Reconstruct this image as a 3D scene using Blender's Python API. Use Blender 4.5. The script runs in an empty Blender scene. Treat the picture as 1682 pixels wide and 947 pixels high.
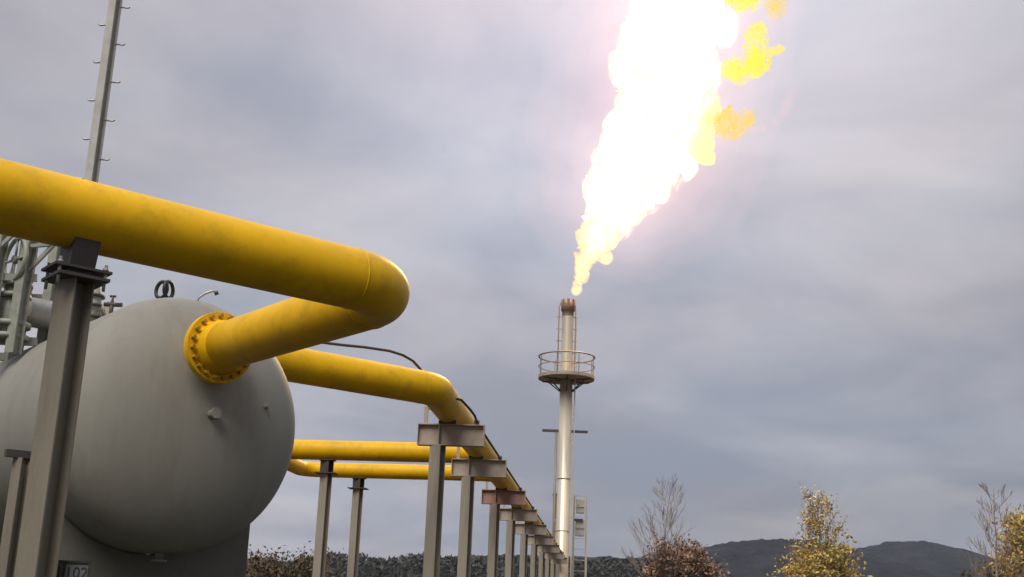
import bpy, bmesh, math, random
from mathutils import Vector, Matrix, noise as mnoise
R = math.radians
PI = math.pi
random.seed(7)
sc = bpy.context.scene
COL = sc.collection

# ------------------------------------------------------------------ camera
IW, IH, FPX, HORIZON = 1682.0, 947.0, 1961.0, 1005.0
PITCH = math.atan((HORIZON - IH / 2) / FPX)
ROLL = R(2.15)
CAM = Vector((0, 0, 1.6))
cam_data = bpy.data.cameras.new('camera')
cam_data.sensor_width = 36.0
cam_data.lens = 36.0 * FPX / IW
cam_data.clip_start = 0.1
cam_data.clip_end = 20000
cam = bpy.data.objects.new('camera', cam_data)
COL.objects.link(cam)
CM = Matrix.Rotation(PI / 2 + PITCH, 3, 'X') @ Matrix.Rotation(ROLL, 3, 'Z')
cam.matrix_world = Matrix.Translation(CAM) @ CM.to_4x4()
sc.camera = cam

# ------------------------------------------------------------------ sky
world = bpy.data.worlds.new('World')
sc.world = world
world.use_nodes = True
SUN_EL, SUN_AZ = R(49), R(-158)          # azimuth from +Y towards +X
wt = world.node_tree
wt.nodes.clear()
def wn(t, **kw):
    n = wt.nodes.new(t)
    for k, v in kw.items():
        setattr(n, k, v)
    return n
def wl(a, b): wt.links.new(a, b)
w_out = wn('ShaderNodeOutputWorld'); w_bg = wn('ShaderNodeBackground')
w_bg.inputs['Strength'].default_value = 0.1
wl(w_bg.outputs[0], w_out.inputs['Surface'])
sky = wn('ShaderNodeTexSky', sky_type='NISHITA', sun_disc=False)
sky.sun_elevation = SUN_EL
sky.sun_rotation = SUN_AZ
sky.air_density = 1.0; sky.dust_density = 2.0
tc = wn('ShaderNodeTexCoord')
sep = wn('ShaderNodeSeparateXYZ'); wl(tc.outputs['Generated'], sep.inputs[0])
def wmath(op, a, b=None, c=None, clamp=False):
    n = wn('ShaderNodeMath', operation=op); n.use_clamp = clamp
    for i, v in enumerate((a, b, c)):
        if v is None: continue
        if isinstance(v, (int, float)): n.inputs[i].default_value = v
        else: wl(v, n.inputs[i])
    return n.outputs[0]
zc_ = wmath('MAXIMUM', sep.outputs['Z'], 0.0)
den = wmath('ADD', zc_, 0.20)
cx_ = wmath('DIVIDE', sep.outputs['X'], den)
cy_ = wmath('DIVIDE', sep.outputs['Y'], den)
comb = wn('ShaderNodeCombineXYZ'); wl(cx_, comb.inputs[0]); wl(cy_, comb.inputs[1])
def wnoise(scale, detail, rough, off, dist=0.0):
    m = wn('ShaderNodeMapping'); m.inputs['Location'].default_value = off
    wl(comb.outputs[0], m.inputs['Vector'])
    n = wn('ShaderNodeTexNoise'); n.inputs['Scale'].default_value = scale
    n.inputs['Detail'].default_value = detail; n.inputs['Roughness'].default_value = rough
    n.inputs['Distortion'].default_value = dist
    wl(m.outputs[0], n.inputs['Vector'])
    return n.outputs['Fac']
n_big = wnoise(0.75, 3, 0.5, (3.1, 1.7, 0), 0.3)
n_mid = wnoise(1.9, 6, 0.55, (7.3, 2.2, 0), 0.4)
n_tint = wnoise(1.1, 3, 0.5, (11.0, 5.0, 0))
s1 = wmath('MULTIPLY_ADD', n_mid, 0.55, wmath('MULTIPLY', n_big, 0.65))
ramp = wn('ShaderNodeValToRGB'); wl(s1, ramp.inputs[0])
e = ramp.color_ramp.elements
e[0].position = 0.47; e[0].color = (0.315, 0.322, 0.375, 1)
e[1].position = 0.76; e[1].color = (0.565, 0.535, 0.555, 1)
tint = wn('ShaderNodeValToRGB'); wl(n_tint, tint.inputs[0])
t = tint.color_ramp.elements
t[0].position = 0.36; t[0].color = (0.93, 1.0, 1.06, 1)
t[1].position = 0.64; t[1].color = (1.02, 0.99, 0.985, 1)
mul = wn('ShaderNodeMix', data_type='RGBA', blend_type='MULTIPLY'); mul.inputs['Factor'].default_value = 1
wl(ramp.outputs[0], mul.inputs['A']); wl(tint.outputs[0], mul.inputs['B'])
# an overcast dome is brighter towards the zenith
z_hi = wmath('MULTIPLY', wmath('MAXIMUM', wmath('SUBTRACT', zc_, 0.48), 0.0), 22.0)     # unseen sky overhead brightened to light the tops
grad0 = wmath('ADD', wmath('MULTIPLY_ADD', zc_, 7.0, 7.9), z_hi)
back = wmath('MULTIPLY_ADD', sep.outputs['Y'], 0.34, 0.66, clamp=True)                   # unseen sky behind the camera dimmed to deepen the shading
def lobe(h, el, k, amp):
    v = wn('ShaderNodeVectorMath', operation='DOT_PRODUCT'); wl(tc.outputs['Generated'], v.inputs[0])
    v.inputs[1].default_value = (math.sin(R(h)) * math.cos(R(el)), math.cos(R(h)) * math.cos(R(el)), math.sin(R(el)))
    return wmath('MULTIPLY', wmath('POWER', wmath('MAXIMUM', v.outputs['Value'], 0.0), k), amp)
bank_glow = lobe(2, 29, 48, 0.66)
bank_and_glow = wmath('ADD', wmath('ADD', bank_glow, lobe(21, 30, 90, 0.28)), wmath('ADD', lobe(12, 19, 90, 0.10), lobe(-9, 3, 140, 0.36)))                        # brighter cloud areas, plus flame glow put into the sky colour
grad = wmath('MULTIPLY', wmath('MULTIPLY', grad0, back), wmath('ADD', bank_and_glow, 1.0))
vm = wn('ShaderNodeVectorMath', operation='SCALE'); rose = wn('ShaderNodeMix', data_type='RGBA', blend_type='MULTIPLY'); wl(bank_glow, rose.inputs['Factor'])
wl(mul.outputs['Result'], rose.inputs['A']); rose.inputs['B'].default_value = (1.14, 0.985, 0.95, 1)  # pink of the flame's glow tinted into the sky
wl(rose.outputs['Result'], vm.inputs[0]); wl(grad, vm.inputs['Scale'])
mixc = wn('ShaderNodeMix', data_type='RGBA'); mixc.inputs['Factor'].default_value = 0.94
wl(sky.outputs[0], mixc.inputs['A']); wl(vm.outputs[0], mixc.inputs['B'])
wl(mixc.outputs['Result'], w_bg.inputs['Color'])

# ------------------------------------------------------------------ sun (veiled by cloud)
sd = bpy.data.lights.new('sun', 'SUN')
sd.energy = 2.5; sd.angle = R(35); sd.color = (1.0, 0.95, 0.87)
sun = bpy.data.objects.new('sun', sd); COL.objects.link(sun)
sdir = Vector((math.sin(SUN_AZ) * math.cos(SUN_EL), math.cos(SUN_AZ) * math.cos(SUN_EL), math.sin(SUN_EL)))
sun.rotation_euler = (-sdir).to_track_quat('-Z', 'Y').to_euler()
sun.location = (0, 0, 60)

sc.view_settings.view_transform = 'Standard'
sc.view_settings.look = 'None'
sc.view_settings.exposure = 0.12
sc.view_settings.gamma = 1.0
sc.view_settings.use_curve_mapping = False
sc.cycles.use_denoising = True
sc.cycles.volume_bounces = 0
sc.cycles.volume_step_rate = 0.4
sc.cycles.transparent_max_bounces = 24

# ------------------------------------------------------------------ helpers
def ray(x, y):
    return (CM @ Vector(((x - IW / 2) / FPX, -(y - IH / 2) / FPX, -1.0))).normalized()
def at_dist(x, y, d): return CAM + ray(x, y) * d
def at_y(x, y, Y): d = ray(x, y); return CAM + d * (Y / d.y)
def at_z(x, y, z): d = ray(x, y); return CAM + d * ((z - CAM.z) / d.z)
def heading(h): return Vector((math.sin(R(h)), math.cos(R(h)), 0))
UP = Vector((0, 0, 1))

def nodes(name):
    m = bpy.data.materials.new(name); m.use_nodes = True
    nt = m.node_tree
    return m, nt, nt.nodes['Principled BSDF']
def paint(name, base, rough=0.5, spec=0.5, metal=0.0, var=0.12, dirt=None, dirt_amt=0.35, scale=3.0, bump=0.15, bscale=40.0, coat=0.0, streak=False):
    m, nt, b = nodes(name)
    L = nt.links.new
    tcn = nt.nodes.new('ShaderNodeTexCoord')
    mp = nt.nodes.new('ShaderNodeMapping'); L(tcn.outputs['Object'], mp.inputs['Vector'])
    if streak: mp.inputs['Scale'].default_value = (1, 1, 0.18)
    n1 = nt.nodes.new('ShaderNodeTexNoise'); n1.inputs['Scale'].default_value = scale
    n1.inputs['Detail'].default_value = 7; n1.inputs['Roughness'].default_value = 0.62
    L(mp.outputs[0], n1.inputs['Vector'])
    r1 = nt.nodes.new('ShaderNodeValToRGB'); L(n1.outputs['Fac'], r1.inputs[0])
    e = r1.color_ramp.elements
    e[0].position = 0.3; e[1].position = 0.7
    e[0].color = tuple(c * (1 - var) for c in base) + (1,)
    e[1].color = tuple(min(1, c * (1 + var)) for c in base) + (1,)
    col = r1.outputs[0]
    if dirt:
        n2 = nt.nodes.new('ShaderNodeTexNoise'); n2.inputs['Scale'].default_value = scale * 2.3
        n2.inputs['Detail'].default_value = 9; n2.inputs['Roughness'].default_value = 0.7
        L(mp.outputs[0], n2.inputs['Vector'])
        r2 = nt.nodes.new('ShaderNodeValToRGB'); L(n2.outputs['Fac'], r2.inputs[0])
        r2.color_ramp.elements[0].position = 0.5; r2.color_ramp.elements[1].position = 0.74
        r2.color_ramp.elements[1].color = (dirt_amt,) * 3 + (1,)
        mx = nt.nodes.new('ShaderNodeMix'); mx.data_type = 'RGBA'
        L(r2.outputs[0], mx.inputs['Factor']); L(col, mx.inputs['A'])
        mx.inputs['B'].default_value = tuple(dirt) + (1,)
        col = mx.outputs['Result']
    L(col, b.inputs['Base Color'])
    b.inputs['Metallic'].default_value = metal
    b.inputs['Specular IOR Level'].default_value = spec
    b.inputs['Coat Weight'].default_value = coat
    rr = nt.nodes.new('ShaderNodeMapRange'); L(n1.outputs['Fac'], rr.inputs['Value'])
    rr.inputs['To Min'].default_value = max(0.05, rough - 0.1); rr.inputs['To Max'].default_value = min(1, rough + 0.12)
    L(rr.outputs[0], b.inputs['Roughness'])
    nb = nt.nodes.new('ShaderNodeTexNoise'); nb.inputs['Scale'].default_value = bscale
    nb.inputs['Detail'].default_value = 4; L(tcn.outputs['Object'], nb.inputs['Vector'])
    bp = nt.nodes.new('ShaderNodeBump'); bp.inputs['Strength'].default_value = bump; bp.inputs['Distance'].default_value = 0.01
    L(nb.outputs['Fac'], bp.inputs['Height']); L(bp.outputs[0], b.inputs['Normal'])
    return m

M_yel = paint('yellow_paint', (0.85, 0.475, 0.002), 0.45, spec=0.25, dirt=(0.40, 0.235, 0.015), dirt_amt=0.55, var=0.12, scale=1.7, bump=0.06)
M_tank = paint('tank_paint', (0.285, 0.275, 0.238), 0.6, spec=0.3, dirt=(0.185, 0.165, 0.13), dirt_amt=0.5, var=0.10, scale=1.1, streak=True, bump=0.05)
M_steel = paint('grey_steel', (0.27, 0.24, 0.185), 0.5, metal=0.15, dirt=(0.13, 0.085, 0.05), dirt_amt=0.6, var=0.14, scale=2.0, streak=True)
M_dark = paint('dark_steel', (0.075, 0.065, 0.06), 0.55, metal=0.2, dirt=(0.11, 0.06, 0.035), dirt_amt=0.5)
M_post = paint('weathered_galvanised_steel', (0.36, 0.32, 0.26), 0.5, metal=0.1, dirt=(0.24, 0.17, 0.11), dirt_amt=0.5, var=0.14, scale=2.0, streak=True)
M_beam = paint('beam_steel', (0.43, 0.36, 0.295), 0.55, metal=0.1, dirt=(0.26, 0.19, 0.14), dirt_amt=0.4, scale=4)
M_redbeam = paint('red_oxide_steel', (0.34, 0.205, 0.165), 0.6, dirt=(0.20, 0.12, 0.09), dirt_amt=0.6)
M_galv = paint('galvanised_steel', (0.46, 0.45, 0.42), 0.42, metal=0.45, dirt=(0.25, 0.22, 0.18), dirt_amt=0.4, var=0.15)
M_green = paint('grey_green_paint', (0.33, 0.34, 0.29), 0.55, dirt=(0.10, 0.10, 0.07), dirt_amt=0.6)
M_black = paint('black_rubber', (0.025, 0.025, 0.027), 0.5)
M_riser = paint('riser_steel', (0.68, 0.61, 0.49), 0.38, metal=0.35, dirt=(0.40, 0.28, 0.17), dirt_amt=0.45, var=0.15, scale=0.8, streak=True)
M_rust = paint('rusty_steel', (0.44, 0.35, 0.29), 0.7, metal=0.1, dirt=(0.20, 0.11, 0.07), dirt_amt=0.7)
M_conc = paint('saddle_paint', (0.16, 0.155, 0.13), 0.75, dirt=(0.12, 0.11, 0.08), dirt_amt=0.5)
M_white = paint('white_paint', (0.72, 0.72, 0.70), 0.5)
M_pale = paint('pale_grey_paint', (0.50, 0.49, 0.45), 0.5, dirt=(0.28, 0.25, 0.2), dirt_amt=0.4)
M_bark = paint('bark', (0.19, 0.16, 0.15), 0.9, var=0.3, scale=8)
M_bark_red = paint('reddish_bark', (0.26, 0.20, 0.17), 0.9, var=0.3, scale=8)

def leaf_mat(name, c1, c2, c3):
    m, nt, b = nodes(name)
    g = nt.nodes.new('ShaderNodeNewGeometry')
    r = nt.nodes.new('ShaderNodeValToRGB'); nt.links.new(g.outputs['Random Per Island'], r.inputs[0])
    e = r.color_ramp.elements
    e[0].color = c1 + (1,); e[1].color = c3 + (1,)
    k = e.new(0.55); k.color = c2 + (1,)
    nt.links.new(r.outputs[0], b.inputs['Base Color'])
    b.inputs['Roughness'].default_value = 0.75
    return m
M_leaf_yel = leaf_mat('yellow_leaves', (0.22, 0.17, 0.05), (0.46, 0.34, 0.09), (0.60, 0.48, 0.18))
M_leaf_red = leaf_mat('russet_leaves', (0.08, 0.05, 0.035), (0.16, 0.10, 0.07), (0.23, 0.15, 0.10))
M_leaf_olive = leaf_mat('olive_leaves', (0.035, 0.035, 0.015), (0.07, 0.055, 0.02), (0.12, 0.075, 0.028))
M_leaf_dark = leaf_mat('dark_leaves', (0.035, 0.038, 0.028), (0.055, 0.056, 0.042), (0.08, 0.072, 0.055))
M_leaf_brown = leaf_mat('brown_leaves', (0.05, 0.03, 0.014), (0.08, 0.045, 0.018), (0.11, 0.07, 0.03))

# ---- mesh building
def frame_for(d):
    d = d.normalized()
    ref = UP if abs(d.z) < 0.95 else Vector((1, 0, 0))
    u = d.cross(ref).normalized(); w = u.cross(d).normalized()
    return u, w
def tube(bm, path, rad, n=24, caps=True, closed=False):
    path = [Vector(p) for p in path]
    N = len(path); rings = []; u = None
    for i, p in enumerate(path):
        if closed: d = path[(i + 1) % N] - path[i - 1]
        else: d = path[min(i + 1, N - 1)] - path[max(i - 1, 0)]
        d = d.normalized()
        if u is None: u, w = frame_for(d)
        else:
            u = (u - d * u.dot(d)).normalized(); w = u.cross(d)
        r = rad[i] if isinstance(rad, (list, tuple)) else rad
        rings.append([bm.verts.new(p + (u * math.cos(2 * PI * k / n) + w * math.sin(2 * PI * k / n)) * r) for k in range(n)])
    for i in range(N if closed else N - 1):
        a, b = rings[i], rings[(i + 1) % N]
        for k in range(n):
            f = bm.faces.new((a[k], a[(k + 1) % n], b[(k + 1) % n], b[k])); f.smooth = True
    if caps and not closed:
        try:
            bm.faces.new(rings[0][::-1]); bm.faces.new(rings[-1])
        except ValueError: pass
    return bm
def prism(bm, poly, axis, origin, ux, uy, length):
    """poly in (ux, uy) at origin, swept along axis by length"""
    a = [bm.verts.new(origin + ux * x + uy * y) for x, y in poly]
    b = [bm.verts.new(v.co + axis * length) for v in a]
    n = len(a)
    bm.faces.new(a[::-1]); bm.faces.new(b)
    for k in range(n): bm.faces.new((a[k], a[(k + 1) % n], b[(k + 1) % n], b[k]))
def box(bm, c, ax, ay, az, sx, sy, sz):
    o = c - az * sz / 2
    prism(bm, [(-sx / 2, -sy / 2), (sx / 2, -sy / 2), (sx / 2, sy / 2), (-sx / 2, sy / 2)], az, o, ax, ay, sz)
def hpoly(b, h, tf, tw):
    x, y, w = b / 2, h / 2, tw / 2
    return [(-x, -y), (x, -y), (x, -y + tf), (w, -y + tf), (w, y - tf), (x, y - tf), (x, y), (-x, y), (-x, y - tf), (-w, y - tf), (-w, -y + tf), (-x, -y + tf)]
def bar(bm, a, b, w, h=None):
    a, b = Vector(a), Vector(b); d = b - a
    u, v = frame_for(d)
    h = h or w
    prism(bm, [(-w / 2, -h / 2), (w / 2, -h / 2), (w / 2, h / 2), (-w / 2, h / 2)], d.normalized(), a, u, v, d.length)
def bolts(bm, c, axis, rad, n, size, length):
    u, w = frame_for(axis)
    for k in range(n):
        t = 2 * PI * (k + 0.5) / n
        p = c + (u * math.cos(t) + w * math.sin(t)) * rad
        tube(bm, [p - axis * length / 2, p + axis * length / 2], size, 6)
def disc(bm, c, axis, rad, thick, n=48):
    tube(bm, [c - axis * thick / 2, c + axis * thick / 2], rad, n)
def link(name, bm, mat, parent=None, bevel=0.0, origin=None, autosmooth=True):
    bmesh.ops.recalc_face_normals(bm, faces=bm.faces[:])
    me = bpy.data.meshes.new(name)
    if origin is None and parent is not None: origin = parent.location
    if origin is not None: bmesh.ops.translate(bm, vec=-Vector(origin), verts=bm.verts[:])
    bm.to_mesh(me); bm.free()
    ob = bpy.data.objects.new(name, me); COL.objects.link(ob)
    me.materials.append(mat)
    if parent is not None:
        ob.parent = parent
        # parents' world offset: chain of plain translations
        p = parent.parent
        ob.location = (0, 0, 0)
    elif origin is not None:
        ob.location = origin
    if bevel:
        md = ob.modifiers.new('bevel', 'BEVEL'); md.width = bevel; md.segments = 2; md.limit_method = 'ANGLE'; md.angle_limit = R(50)
    return ob
def sub(name, bm, mat, part, thing_root, bevel=0.0):
    """a sub-part: parented to a part whose own origin is the thing's origin"""
    ob = link(name, bm, mat, None, bevel, origin=thing_root.location)
    ob.location = (0, 0, 0); ob.parent = part
    return ob
def tag(o, label=None, cat=None, group=None, kind=None):
    if label: o['label'] = label
    if cat: o['category'] = cat
    if group: o['group'] = group
    if kind: o['kind'] = kind
    return o
def thing(name, label, cat, loc, group=None):
    o = bpy.data.objects.new(name, None); COL.objects.link(o)
    o.location = loc; o.empty_display_size = 0.3
    return tag(o, label, cat, group)
def copy_tree(o, parent=None):
    c = o.copy(); COL.objects.link(c)
    if parent is not None: c.parent = parent
    for ch in list(o.children): copy_tree(ch, c)
    return c
BM = bmesh.new

# ------------------------------------------------------------------ ground and hills
def ground():
    bm = BM()
    n = 60
    ext = 7000.0
    def coord(i):
        t = (i / n) * 2 - 1
        return math.copysign(abs(t) ** 3, t) * ext
    g = [[bm.verts.new((coord(i), coord(j) + 1500, 0)) for j in range(n + 1)] for i in range(n + 1)]
    for i in range(n):
        for j in range(n):
            bm.faces.new((g[i][j], g[i + 1][j], g[i + 1][j + 1], g[i][j + 1]))
    m, nt, b = nodes('ground_cover')
    L = nt.links.new
    tcn = nt.nodes.new('ShaderNodeTexCoord')
    a = nt.nodes.new('ShaderNodeTexNoise'); a.inputs['Scale'].default_value = 0.25; a.inputs['Detail'].default_value = 8
    c = nt.nodes.new('ShaderNodeTexNoise'); c.inputs['Scale'].default_value = 14; c.inputs['Detail'].default_value = 6
    L(tcn.outputs['Object'], a.inputs[0]); L(tcn.outputs['Object'], c.inputs[0])
    r = nt.nodes.new('ShaderNodeValToRGB'); L(a.outputs['Fac'], r.inputs[0])
    r.color_ramp.elements[0].position = 0.4; r.color_ramp.elements[0].color = (0.022, 0.025, 0.012, 1)
    r.color_ramp.elements[1].position = 0.65; r.color_ramp.elements[1].color = (0.05, 0.043, 0.032, 1)
    mx = nt.nodes.new('ShaderNodeMix'); mx.data_type = 'RGBA'; mx.blend_type = 'MULTIPLY'; mx.inputs['Factor'].default_value = 0.6
    L(r.outputs[0], mx.inputs['A']); L(c.outputs['Fac'], mx.inputs['B'])
    L(mx.outputs['Result'], b.inputs['Base Color']); b.inputs['Roughness'].default_value = 0.95
    o = link('ground', bm, m)
    tag(o, kind='structure')
ground()

def hill_mat():
    m, nt, b = nodes('wooded_hillside')
    L = nt.links.new
    tcn = nt.nodes.new('ShaderNodeTexCoord')
    a = nt.nodes.new('ShaderNodeTexNoise'); a.inputs['Scale'].default_value = 0.02; a.inputs['Detail'].default_value = 8
    v = nt.nodes.new('ShaderNodeTexVoronoi'); v.inputs['Scale'].default_value = 0.09
    L(tcn.outputs['Object'], a.inputs[0]); L(tcn.outputs['Object'], v.inputs[0])
    r = nt.nodes.new('ShaderNodeValToRGB'); L(a.outputs['Fac'], r.inputs[0])
    r.color_ramp.elements[0].position = 0.35; r.color_ramp.elements[0].color = (0.010, 0.012, 0.013, 1)
    r.color_ramp.elements[1].position = 0.68; r.color_ramp.elements[1].color = (0.034, 0.030, 0.034, 1)
    L(r.outputs[0], b.inputs['Base Color']); b.inputs['Roughness'].default_value = 1.0
    b.inputs['Specular IOR Level'].default_value = 0.05
    bp = nt.nodes.new('ShaderNodeBump'); bp.inputs['Distance'].default_value = 6.0; bp.inputs['Strength'].default_value = 0.9
    L(v.outputs['Distance'], bp.inputs['Height']); L(bp.outputs[0], b.inputs['Normal'])
    return m
M_hill = hill_mat()
def hill(name, ridge, Y, depth):
    """ridge: picture points of the skyline at distance Y; a real rounded landform, front and back slopes"""
    pts = [at_y(x, y, Y) for x, y in ridge]
    bm = BM()
    xs = []
    step = 4.0
    x0, x1 = pts[0].x, pts[-1].x
    n = int((x1 - x0) / step)
    def hz(x):
        for a, b in zip(pts, pts[1:]):
            if a.x <= x <= b.x:
                t = (x - a.x) / (b.x - a.x); t = t * t * (3 - 2 * t)
                return a.z * (1 - t) + b.z * t
        return pts[-1].z
    rows = 60
    g = []
    for i in range(n + 1):
        x = x0 + (x1 - x0) * i / n
        h = hz(x)
        row = []
        for j in range(rows + 1):
            t = j / rows * 2 - 1
            prof = max(0, math.cos(t * PI / 2)) ** 1.3
            y = Y + t * depth
            k = mnoise.fractal(Vector((x * 0.012, y * 0.012, 3.3)), 0.8, 2.1, 5) * 5.0 * prof
            tr = (mnoise.noise(Vector((x * 0.11, y * 0.09, 0))) * 2.4 + abs(mnoise.noise(Vector((x * .31, y * .25, 5)))) * 3.0) * prof
            row.append(bm.verts.new((x, y, -2 + (h + 2) * prof + k * 0.6 + tr)))
        g.append(row)
    for i in range(n):
        for j in range(rows):
            f = bm.faces.new((g[i][j], g[i + 1][j], g[i + 1][j + 1], g[i][j + 1])); f.smooth = True
    o = link(name, bm, M_hill)
    tag(o, kind='structure')
hill('hill', [(-200, 990), (300, 925), (600, 930), (800, 917), (960, 919), (1024, 921), (1076, 911), (1130, 904), (1166, 899), (1200, 892), (1239, 888), (1303, 889), (1335, 897), (1390, 912), (1460, 935), (1600, 985)], 1300, 420)
hill('hill', [(1180, 985), (1300, 925), (1393, 904), (1432, 899), (1471, 890), (1496, 891), (1539, 901), (1595, 926), (1680, 940), (1800, 975), (2000, 1010)], 1650, 500)

# ------------------------------------------------------------------ big pipe from the tank
HP = 51.0
A, B = heading(HP), heading(HP - 90)
PR = 0.254
P0 = at_dist(480, 434, 9.7)
def arc(start, d0, d1, rb, n=14):
    """bend in the plane of d0,d1 starting at 'start' going along d0 and leaving along d1"""
    ang = math.acos(max(-1, min(1, d0.dot(d1))))
    nrm = (d1 - d0 * d0.dot(d1)).normalized()
    cen = start + nrm * rb
    return [cen - nrm * rb * math.cos(t) + d0 * rb * math.sin(t) for t in [ang * k / n for k in range(n + 1)]]
bend_start = P0 + A * 0.57
arc1 = arc(bend_start, A, B, 0.5, 18)
J = arc1[-1]                               # nozzle run starts here
NOZ = J + B * 2.96                         # flange on the tank
TC = Vector((J.x, J.y, 0)) + B * 3.79 + UP * 3.487   # centre of the tangent circle of the tank head
TR, TB = 1.407, 0.66
SIDE = B.cross(UP).normalized()
big = thing('gas_pipe', 'thick yellow gas pipe bending back into the flanged nozzle on the grey tank', 'pipe', Vector((bend_start.x, bend_start.y, 0)))
bm = BM()
runL = [P0 + A * s for s in (-9, -6, -4, -2, -1, 0, 0.57)]
tube(bm, runL + arc1[1:] + [J + B * s for s in (0.3, 0.8, 1.5, 2.2, 2.9)], PR, 64)
link('pipe_run', bm, M_yel, big)
for c in (bend_start, J, P0 - A * 3.2):    # weld beads
    bm = BM()
    d = A if c is not J else B
    tube(bm, [c - d * .008, c - d * .004, c + d * .004, c + d * .008], [PR + .0005, PR + .006, PR + .006, PR + .0005], 64, caps=False)
    link('weld_seam', bm, M_yel, big)
bm = BM()
tube(bm, [NOZ - B * .20, NOZ - B * .04], [PR + .002, PR + .05], 64)       # weld neck
disc(bm, NOZ - B * .02, B, 0.385, 0.045, 64)
link('pipe_flange', bm, M_yel, big, bevel=.004)
bm = BM()
bolts(bm, NOZ - B * .02, B, 0.335, 20, 0.022, 0.17)
tag(link('flange_bolts', bm, paint('dull_bolt', (0.36, 0.23, 0.02), 0.6), big), 'ring of dull bolts around the nozzle flange')

# ------------------------------------------------------------------ tank
tank = thing('storage_tank', 'large grey horizontal pressure tank with a domed end and a yellow flanged nozzle', 'tank', Vector((TC.x, TC.y, 0)))
bm = BM()
prof = []
for k in range(20):
    a = k / 19 * PI / 2
    prof.append((-TB * math.cos(a), max(0.002, TR * math.sin(a))))
prof += [(0.06, TR), (0.5, TR), (2, TR), (4, TR), (6, TR), (8.5, TR)]
prof += [(8.5 + TB * math.sin(a), max(0.002, TR * math.cos(a))) for a in [k / 10 * PI / 2 for k in range(1, 11)]]
tube(bm, [TC + B * p[0] for p in prof], [p[1] for p in prof], 96)
link('shell', bm, M_tank, tank)
for s in (0.03, 2.6, 5.2):
    bm = BM()
    tube(bm, [TC + B * (s - .012), TC + B * (s - .004), TC + B * (s + .004), TC + B * (s + .012)], [TR + .0005, TR + .004, TR + .004, TR + .0005], 96, caps=False)
    link('weld_seam', bm, M_tank, tank)
bm = BM()
tube(bm, [NOZ + B * .003, NOZ + B * .45], PR + .01, 48)
disc(bm, NOZ + B * .028, B, 0.385, 0.045, 64)
link('nozzle', bm, M_yel, tank, bevel=.004)
def head_point(px, py):
    d = ray(px, py)
    t = 9.0
    while t < 18:
        p = CAM + d * t
        q = p - TC
        a, b2, c = q.dot(B), q.dot(SIDE), q.z
        if a < 0:
            if (a / TB) ** 2 + (b2 * b2 + c * c) / TR ** 2 <= 1: break
        elif b2 * b2 + c * c <= TR * TR: break
        t += 0.004
    nrm = (B * (a / TB ** 2) + SIDE * (b2 / TR ** 2) + UP * (c / TR ** 2)).normalized() if a < 0 else (SIDE * b2 + UP * c).normalized()
    return p, nrm
for px, py, r_, l_ in ((347, 680, .05, .11), (436, 668, .022, .04)):
    p, nrm = head_point(px, py)
    bm = BM()
    tube(bm, [p - nrm * .03, p + nrm * l_], r_, 20)
    tube(bm, [p + nrm * l_ * .75, p + nrm * (l_ + .012)], r_ * 1.25, 6)
    link('plugged_boss', bm, M_tank, tank)
bm = BM()
bot = TC - UP * TR + B * 0.12
tube(bm, [bot + UP * .05, bot - UP * .07], .045, 20); disc(bm, bot - UP * .08, UP, .085, .025, 24)
link('drain_nozzle', bm, M_tank, tank)
def saddle(off):
    bm = BM()
    c = TC + B * off
    w = 1.27
    n = 28
    poly = [(-w, -c.z + 0.02), (w, -c.z + 0.02), (w, -TR * math.sqrt(max(0, 1 - (w / TR) ** 2)) + .02)]
    for k in range(1, n):
        x = w - 2 * w * k / n
        poly.append((x, -math.sqrt(max(0, (TR + .004) ** 2 - x * x))))
    poly.append((-w, -TR * math.sqrt(max(0, 1 - (w / TR) ** 2)) + .02))
    prism(bm, poly, B, c, SIDE, UP, 0.34)
    link('saddle', bm, M_conc, tank, bevel=.01)
saddle(0.55); saddle(6.2)
# fittings on top of the tank
def top_pt(px):      # a point on the shell's visible top edge in the picture column px
    best = None
    for k in range(200):
        q = TC + B * (k * 0.04 - 0.55)
        if q is None: continue
        p = q + UP * (TR if (k * 0.04 - 0.55) > 0 else TR * math.sqrt(max(0, 1 - ((k * 0.04 - 0.55) / TB) ** 2)))
        v = CM.transposed() @ (p - CAM)
        x = IW / 2 + FPX * v.x / -v.z
        if best is None or abs(x - px) < best[0]: best = (abs(x - px), p)
    return best[1]
def ring(bm, c, axis, rad, minor, n=28):
    u, w = frame_for(axis)
    tube(bm, [c + (u * math.cos(2 * PI * k / n) + w * math.sin(2 * PI * k / n)) * rad for k in range(n)], minor, 10, closed=True)
q = top_pt(266)
hv = thing('globe_valve', 'black twin ring handwheel valve standing on the domed end of the tank', 'valve', q)
bm = BM(); tube(bm, [q - UP * .12, q + UP * .10], .028, 16); disc(bm, q + UP * .02, UP, .05, .03, 20); disc(bm, q + UP * .085, UP, .045, .025, 20)
link('body', bm, M_black, hv)
vd = (CM @ Vector((1, 0, 0))).normalized()
hc = q + UP * .27
bm = BM()
n1 = (heading(-20) * .55 + heading(70) * .8).normalized(); n2 = (heading(-20) * .55 - heading(70) * .8).normalized()
ring(bm, hc - vd * .042, n1, .10, .023)
link('handwheel', bm, M_black, hv)
bm = BM(); ring(bm, hc + vd * .042, n2, .10, .023)
link('handwheel', bm, M_black, hv)
bm = BM(); tube(bm, [q + UP * .09, hc - UP * .02], .016, 12)
link('stem', bm, M_black, hv)

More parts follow.
